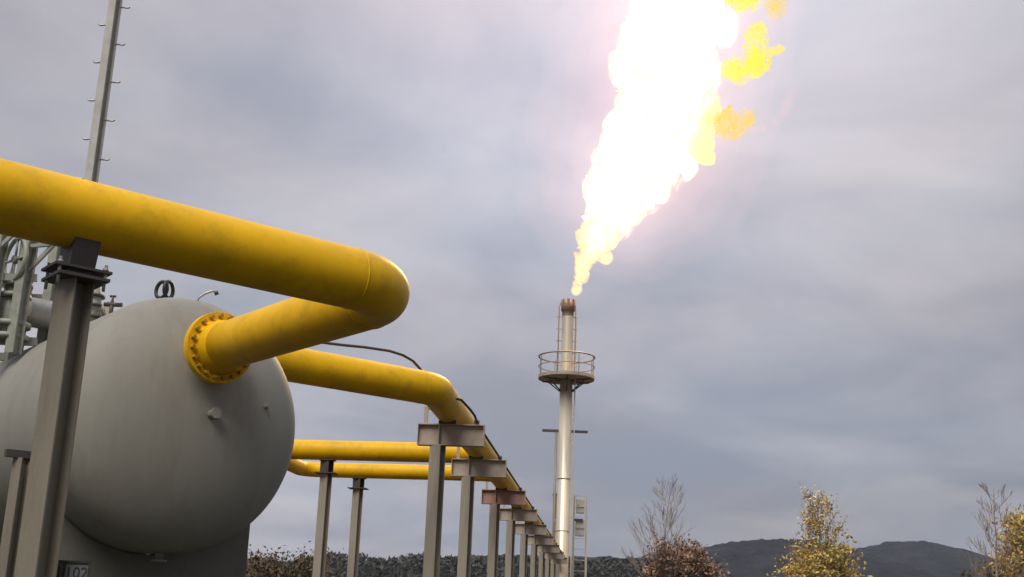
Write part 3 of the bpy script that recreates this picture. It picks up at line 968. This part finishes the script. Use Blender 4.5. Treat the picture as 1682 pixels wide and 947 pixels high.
def torn_mat(name, col, strength, absorb, scale, lo, hi, stretch=.42, detail=5):
    m = bpy.data.materials.new(name); m.use_nodes = True
    nt = m.node_tree; nt.nodes.clear(); L = nt.links.new
    out = nt.nodes.new('ShaderNodeOutputMaterial')
    g = nt.nodes.new('ShaderNodeNewGeometry')
    mp = nt.nodes.new('ShaderNodeMapping'); mp.vector_type = 'POINT'
    mp.inputs['Rotation'].default_value = (0, R(-20), 0); mp.inputs['Scale'].default_value = (scale, scale, scale * stretch)
    L(g.outputs['Position'], mp.inputs['Vector'])
    n = nt.nodes.new('ShaderNodeTexNoise'); n.inputs['Scale'].default_value = 1.0; n.inputs['Detail'].default_value = detail
    n.inputs['Roughness'].default_value = .55; n.inputs['Distortion'].default_value = .6
    L(mp.outputs[0], n.inputs['Vector'])
    r = nt.nodes.new('ShaderNodeMapRange'); r.interpolation_type = 'SMOOTHSTEP'
    r.inputs['From Min'].default_value = lo; r.inputs['From Max'].default_value = hi
    L(n.outputs['Fac'], r.inputs['Value'])
    def mul(k):
        q = nt.nodes.new('ShaderNodeMath'); q.operation = 'MULTIPLY'; q.inputs[1].default_value = k; L(r.outputs[0], q.inputs[0]); return q.outputs[0]
    ve = nt.nodes.new('ShaderNodeEmission'); ve.inputs['Color'].default_value = col + (1,); L(mul(strength), ve.inputs['Strength'])
    va_ = nt.nodes.new('ShaderNodeVolumeAbsorption'); va_.inputs['Color'].default_value = (0, 0, 0, 1); L(mul(absorb), va_.inputs['Density'])
    ad = nt.nodes.new('ShaderNodeAddShader')
    L(ve.outputs[0], ad.inputs[0]); L(va_.outputs[0], ad.inputs[1]); L(ad.outputs[0], out.inputs['Volume'])
    tr = nt.nodes.new('ShaderNodeBsdfTransparent'); em = nt.nodes.new('ShaderNodeEmission'); em.inputs['Color'].default_value = col + (1,)
    mx = nt.nodes.new('ShaderNodeMixShader'); mx.inputs[0].default_value = .008
    L(tr.outputs[0], mx.inputs[1]); L(em.outputs[0], mx.inputs[2]); L(mx.outputs[0], out.inputs['Surface'])
    return m
M_fringe = torn_mat('torn_burning_gas', (1.0, 0.72, 0.34), 1.3, .1, .9, .46, .66)
blob_mesh('flame_fringe', [(c, r + .32 * min(1, .15 + r / 1.2)) for c, r in balls(main, .4)], .16, [(2.4, .4), (1.1, .4), (.5, .25)], M_fringe, flame, 6.2)
root = [(945, 478, 4), (949, 468, 5), (953, 457, 7), (958, 445, 9), (962, 433, 12), (968, 421, 15), (975, 407, 18), (983, 392, 20), (954, 426, 6), (986, 424, 7)]
blob_mesh('flame_root', balls(root, .3), .06, [(1.0, .5), (.42, .5), (.2, .36), (.1, .15)], M_fl_low, flame, 8.0)
lobe = [(1150, 200, 20), (1155, 222, 18), (1157, 245, 14), (1158, 262, 9), (1160, 180, 16)]
blob_mesh('flame_lobe', balls(lobe, .8), .12, [(1.2, .4), (.5, .25), (.22, .12)], flame_mat('pale_yellow_burning_gas', (1.0, 0.85, 0.35), 2.4, 1.9, (1.1, .9, .45), .3), flame, 1.4)
def halo_shell(grow, stren):  # pink emissive shell added to imitate the halo around the flame
    m = bpy.data.materials.new('halo_glow'); m.use_nodes = True
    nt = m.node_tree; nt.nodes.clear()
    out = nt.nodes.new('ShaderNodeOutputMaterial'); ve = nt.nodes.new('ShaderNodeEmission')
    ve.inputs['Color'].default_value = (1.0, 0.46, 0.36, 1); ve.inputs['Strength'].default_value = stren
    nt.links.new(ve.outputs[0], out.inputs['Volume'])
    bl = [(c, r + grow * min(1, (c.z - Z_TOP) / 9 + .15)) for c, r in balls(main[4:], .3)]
    blob_mesh('flame_halo', bl, .45, [(4.0, grow * .35)], m, flame, 4.4)
for grow, stren in ((.9, .018), (1.9, .015), (3.0, .012), (4.6, .009)): halo_shell(grow, stren)
for px, py in ((965, 400), (1035, 290), (1090, 170), (1120, 40), (1130, -120)):     # the fire's own light
    ld = bpy.data.lights.new('fire_light', 'POINT'); ld.energy = 22000 if py < 350 else 7000
    ld.color = (1.0, 0.66, 0.36); ld.shadow_soft_size = .35 if py > 350 else .8
    lo = bpy.data.objects.new('fire_light', ld); COL.objects.link(lo); lo.parent = flame
    lo.location = fl(px, py) - flame.location
M_fl_yel = torn_mat('yellow_burning_gas', (1.0, 0.86, 0.09), 2.6, 2.6, 1.0, .28, .64, .8, 1)
M_fl_or = torn_mat('orange_burning_gas', (1.0, 0.70, 0.10), 1.5, 1.6, .95, .26, .66, .8, 1)
M_fl_faint = torn_mat('faint_burning_gas', (1.0, 0.45, 0.30), .22, .1, 1.0, .28, .72, .8, 2)
def wisp(label, lst, mat, amps, voxel=.07, seed=0):
    c = fl(lst[0][0], lst[0][1])
    t = thing('flame_wisp', label, 'flame', c, 'scraps of flame torn off to the right of the main flame')
    blob_mesh('wisp_body', [(c, r * 1.08) for c, r in balls(lst, .6)], voxel, amps, mat, t, seed, .2)
AM = [(1.2, .30), (.5, .34), (.24, .22), (.13, .10)]
wisp('bright yellow scrap of flame, broad with a pointed top, right of the main flame', [(1204, 116, 11), (1218, 112, 15), (1233, 104, 18), (1246, 92, 17), (1256, 84, 12), (1244, 72, 10), (1241, 58, 7), (1240, 46, 4), (1268, 84, 7), (1277, 80, 4)], M_fl_yel, AM, seed=2)
wisp('small amber scrap of flame low on the right side of the main flame', [(1176, 203, 10), (1190, 205, 13), (1205, 205, 14), (1218, 203, 10), (1228, 200, 6), (1202, 216, 8), (1166, 200, 7)], M_fl_or, AM, seed=5)
wisp('pale yellow scrap of flame at the top edge, touching the picture border', [(1205, -8, 14), (1222, 2, 12), (1236, 4, 9), (1190, -18, 14), (1215, -30, 14)], M_fl_yel, AM, seed=7)
wisp('narrow orange tongue of flame near the top right', [(1276, 12, 8), (1282, 0, 7), (1286, -12, 7), (1272, 20, 5)], M_fl_or, AM, seed=9)
wisp('faint pinkish streak of thin flame, farthest right', [(1236, 212, 9), (1254, 212, 8), (1272, 200, 8), (1286, 184, 9), (1294, 168, 10), (1302, 152, 9), (1306, 140, 6)], M_fl_faint, [(1.2, .12), (.5, .08)], .12, 12)

# ------------------------------------------------------------------ trees and bushes
def limb(bm, p, d, length, rad, depth, rng, tips, spread=.55, up=.25, segs=4, kids=(2, 3)):
    path = [p.copy()]; rads = [rad]
    dd = d.copy()
    for k in range(segs):
        dd = (dd + Vector((rng.uniform(-1, 1), rng.uniform(-1, 1), rng.uniform(-.5, 1))) * .16 + UP * up * .15).normalized()
        path.append(path[-1] + dd * length / segs); rads.append(rad * (1 - .55 * (k + 1) / segs))
    rads = [max(r_, .009) for r_ in rads]
    tube(bm, path, rads, 5 if rad > .03 else 3, caps=False)
    if depth == 0:
        tips.append((path[-1], dd)); tips.append((path[len(path) // 2], dd)); return
    n = rng.randint(*kids)
    for k in range(n):
        i = rng.randint(max(1, segs // 2), segs)
        ax = Vector((rng.uniform(-1, 1), rng.uniform(-1, 1), rng.uniform(-.3, .6))).normalized()
        nd = (dd + ax * spread + UP * up).normalized()
        limb(bm, path[i], nd, length * rng.uniform(.55, .8), rads[i] * .7, depth - 1, rng, tips, spread, up, segs, kids)
    limb(bm, path[-1], dd, length * .7, rads[-1], depth - 1, rng, tips, spread, up, segs, kids)
def leaf(bm, c, s, rng):
    n = Vector((rng.gauss(0, 1), rng.gauss(0, 1), rng.gauss(0, 1))).normalized()
    u, w = frame_for(n)
    a = rng.uniform(0, PI); u, w = u * math.cos(a) + w * math.sin(a), w * math.cos(a) - u * math.sin(a)
    bm.faces.new([bm.verts.new(c + u * s * 1.3), bm.verts.new(c + w * s * .6), bm.verts.new(c - u * s * 1.2), bm.verts.new(c - w * s * .6)])
def in_view(p): return True
def tree(name, label, cat, base, height, seed, leafm, barkm, trunk_r=.14, depth=4, first=.35, spread=.6, up=.35, crown=None, leaves=0, leaf_s=.06, tip_leaves=0, stems=1, group=None, kids=(2, 3), leader=0):
    """crown: list of (centre offset, radius vector, density) ellipsoid clumps for foliage"""
    rng = random.Random(seed)
    t = thing(name, label, cat, base, group)
    bm = BM(); tips = []
    if leader:
        path = [base - UP * .05]; N_ = 14
        lean = Vector((rng.uniform(-.06, .06), rng.uniform(-.06, .06), 1))
        for k in range(1, N_ + 1):
            path.append(path[-1] + (lean + Vector((rng.uniform(-.12, .12), rng.uniform(-.12, .12), 0))) * height / N_)
        rr = [max(.012, trunk_r * (1 - k / N_) ** .8) for k in range(N_ + 1)]
        tube(bm, path, rr, 6, caps=False)
        for k in range(leader):
            f_ = .22 + .74 * (k + rng.random()) / leader
            i_ = f_ * N_; i0 = min(N_ - 1, int(i_)); p = path[i0].lerp(path[i0 + 1], i_ - i0)
            a_ = k * 2.4 + rng.uniform(-.5, .5)
            L_ = height * first * (1.05 - f_) * rng.uniform(.6, 1.15) + height * .04
            limb(bm, p, Vector((math.cos(a_), math.sin(a_), rng.uniform(.3, .9))).normalized(), L_, max(.014, rr[i0] * .45), depth, rng, tips, spread, up, 4, kids)
        stems = 0
    for s in range(stems):
        d = Vector((rng.uniform(-.3, .3), rng.uniform(-.3, .3), 1)).normalized() if stems > 1 else Vector((rng.uniform(-.05, .05), 0, 1)).normalized()
        p = base + Vector((rng.uniform(-.5, .5), rng.uniform(-.5, .5), 0)) * (0 if stems == 1 else 1)
        limb(bm, p - UP * .05, d, height * first, trunk_r, depth, rng, tips, spread, up, 5, kids)
    link('trunk', bm, barkm, t)
    bm = BM()
    for p, d in tips:
        for k in range(tip_leaves):
            leaf(bm, p + Vector((rng.gauss(0, .18), rng.gauss(0, .18), rng.gauss(0, .2))), leaf_s * rng.uniform(.6, 1.3), rng)
    if crown:
        for off, rv_, n in crown:
            # leaf clumps scattered through the clump's volume, denser towards the shell
            nc = max(4, n // 26)
            for _ in range(nc):
                while True:
                    q = Vector((rng.uniform(-1, 1), rng.uniform(-1, 1), rng.uniform(-1, 1)))
                    if .25 < q.length < 1: break
                cc = base + Vector(off) + Vector((q.x * rv_[0], q.y * rv_[1], q.z * rv_[2]))
                cs = min(rv_) * rng.uniform(.08, .34)
                for k in range(26):
                    leaf(bm, cc + Vector((rng.gauss(0, cs), rng.gauss(0, cs), rng.gauss(0, cs * .8))), leaf_s * rng.uniform(.45, 1.6), rng)
    if len(bm.verts): link('crown', bm, leafm, t)
    else: bm.free()
    return t
def ground_at(px, Y):
    p = at_y(px, 930, Y); return Vector((p.x, p.y, 0))
def h_at(px, py, Y): return at_y(px, py, Y).z
# middle tree: dense yellow lower crown, sparse twiggy top
b0 = ground_at(1350, 62); Hh = h_at(1360, 818, 62)
m1 = 62 / 1961 * 1.02
zb_ = h_at(1350, 925, 62)
tree('deciduous_tree', 'yellow leaved tree with a sparse twiggy top, between the two dark hills', 'tree', b0, Hh * 1.0, 11, M_leaf_yel, M_bark_red, .10, 2, .19, .6, .35, leader=52, kids=(2, 3),
     crown=[((-.2, 0, zb_ - .3), (1.5, 1.5, 1.15), 2300), ((.5, 0, zb_ + .3), (1.1, 1.2, .8), 1000), ((-.9, .2, zb_ - 1.1), (1.4, 1.4, 1.2), 2400), ((.9, .2, zb_ - 1.1), (1.2, 1.3, 1.2), 2200),
            ((.1, 0, h_at(1350, 868, 62)), (1.1, 1.0, 1.1), 240)], leaf_s=.075, tip_leaves=1)
# bare tree over the russet bush
tree('bare_tree', 'thin leafless tree rising above the russet bush', 'tree', ground_at(1085, 74), h_at(1085, 790, 74), 23, M_leaf_red, M_bark, .09, 2, .20, .7, .3, leader=40)
Yb = 70
bz = h_at(1120, 922, Yb)
tree('bush', 'rounded russet brown bush in front of the left hill', 'bush', ground_at(1122, Yb), bz + .8, 31, M_leaf_red, M_bark_red, .07, 4, .4, .6, .3,
     crown=[((0, 0, bz - .6), (1.9, 1.6, 1.2), 2600), ((-1.1, 0, bz - 1.2), (1.3, 1.2, 1.2), 2000), ((1.2, 0, bz - 1.3), (1.3, 1.2, 1.2), 2000), ((.1, 0, bz + .2), (.9, .9, .6), 260)], leaf_s=.08, tip_leaves=3, stems=4)
# right edge trees
Yr = 58
tree('bare_tree', 'leafless forked tree at the right, left of the yellow crown', 'tree', ground_at(1643, Yr), h_at(1630, 800, Yr), 47, M_leaf_red, M_bark_red, .10, 2, .17, .7, .3, leader=36)
rz = h_at(1690, 885, Yr)
tree('deciduous_tree', 'yellow leaved tree cut by the right border of the picture', 'tree', ground_at(1694, Yr + 1), rz + 1.8, 53, M_leaf_yel, M_bark_red, .13, 5, .34, .55, .4,
     crown=[((0, 0, rz), (1.4, 1.3, 1.2), 2600), ((-.5, 0, rz - 1.3), (1.3, 1.3, 1.2), 2400), ((.8, 0, rz - .8), (1.5, 1.4, 1.6), 2200)], leaf_s=.075, tip_leaves=3)
hz_ = h_at(1630, 940, 66)
tree('bush', 'low dark green bush under the forked leafless tree', 'bush', ground_at(1622, 66), hz_, 61, M_leaf_dark, M_bark, .05, 3, .4, .7, .25,
     crown=[((0, 0, hz_ - .4), (1.3, 1.1, .7), 2200), ((1.3, 0, hz_ - .5), (1.3, 1.1, .7), 2000)], leaf_s=.08, stems=3)
# brown and olive bushes left, between the tank and the posts
for i, (px, py, Y, lm, lab, w) in enumerate(((432, 938, 46, M_leaf_brown, 'brown autumn bush beside the tank support', 1.0), (478, 942, 50, M_leaf_olive, 'olive bush between the tank and the first post', 1.2), (528, 944, 54, M_leaf_olive, 'low olive bush behind the first post', 1.2))):
    z = h_at(px, py, Y)
    tree('bush', lab, 'bush', ground_at(px, Y), z + .5, 71 + i, lm, M_bark_red, .05, 4, .4, .6, .35,
         crown=[((0, 0, z - .7), (w, w, .75), 2400), ((-w * .7, 0, z - 1.4), (w, w, .9), 1500), ((w * .7, 0, z - 1.4), (w, w, .9), 1500)], leaf_s=.07, tip_leaves=2, stems=3)

# far wood on the skyline, one mass
def far_wood(name, pts, Y, seed, mat, dens):
    rng = random.Random(seed)
    bm = BM()
    for (xa, ya), (xb, yb) in zip(pts, pts[1:]):
        n = max(2, int((xb - xa) / dens))
        for k in range(n):
            t = (k + rng.random()) / n
            px = xa + (xb - xa) * t; py = ya + (yb - ya) * t + rng.uniform(-3, 4)
            Yk = Y + rng.uniform(-25, 25)
            g = ground_at(px, Yk); top = h_at(px, py, Yk)
            bar(bm, g, g + UP * top * .8, .4)
            r_ = top * rng.uniform(.22, .34)
            for q in range(170):
                a = rng.random() * 2 * PI; h = rng.random() ** .7
                rr = r_ * math.sqrt(max(0, 1 - (h * 1.9 - .9) ** 2)) * rng.uniform(.5, 1.1)
                leaf(bm, g + Vector((math.cos(a) * rr, math.sin(a) * rr, top * (.12 + .9 * h))), .8 * rng.uniform(.5, 1.3), rng)
    o = link(name, bm, mat); tag(o, kind='stuff')
far_wood('distant_woods', [(380, 916), (470, 924), (545, 911), (590, 914), (640, 918), (700, 912), (740, 916), (800, 917), (860, 916), (960, 921), (1080, 917), (1160, 925)], 420, 3, M_leaf_dark, 6)

# ------------------------------------------------------------------ air
def haze():
    bm = BM()
    box(bm, Vector((0, 1150, 40)), Vector((1, 0, 0)), Vector((0, 1, 0)), UP, 15200, 14200, 250)
    m = bpy.data.materials.new('haze_air'); m.use_nodes = True
    nt = m.node_tree; nt.nodes.clear()
    out = nt.nodes.new('ShaderNodeOutputMaterial'); pv = nt.nodes.new('ShaderNodeVolumePrincipled')
    pv.inputs['Color'].default_value = (0.76, 0.84, 1.0, 1)
    pv.inputs['Density'].default_value = 0.00014
    pv.inputs['Anisotropy'].default_value = 0.2
    nt.links.new(pv.outputs[0], out.inputs['Volume'])
    tag(link('haze', bm, m), kind='stuff')
haze()
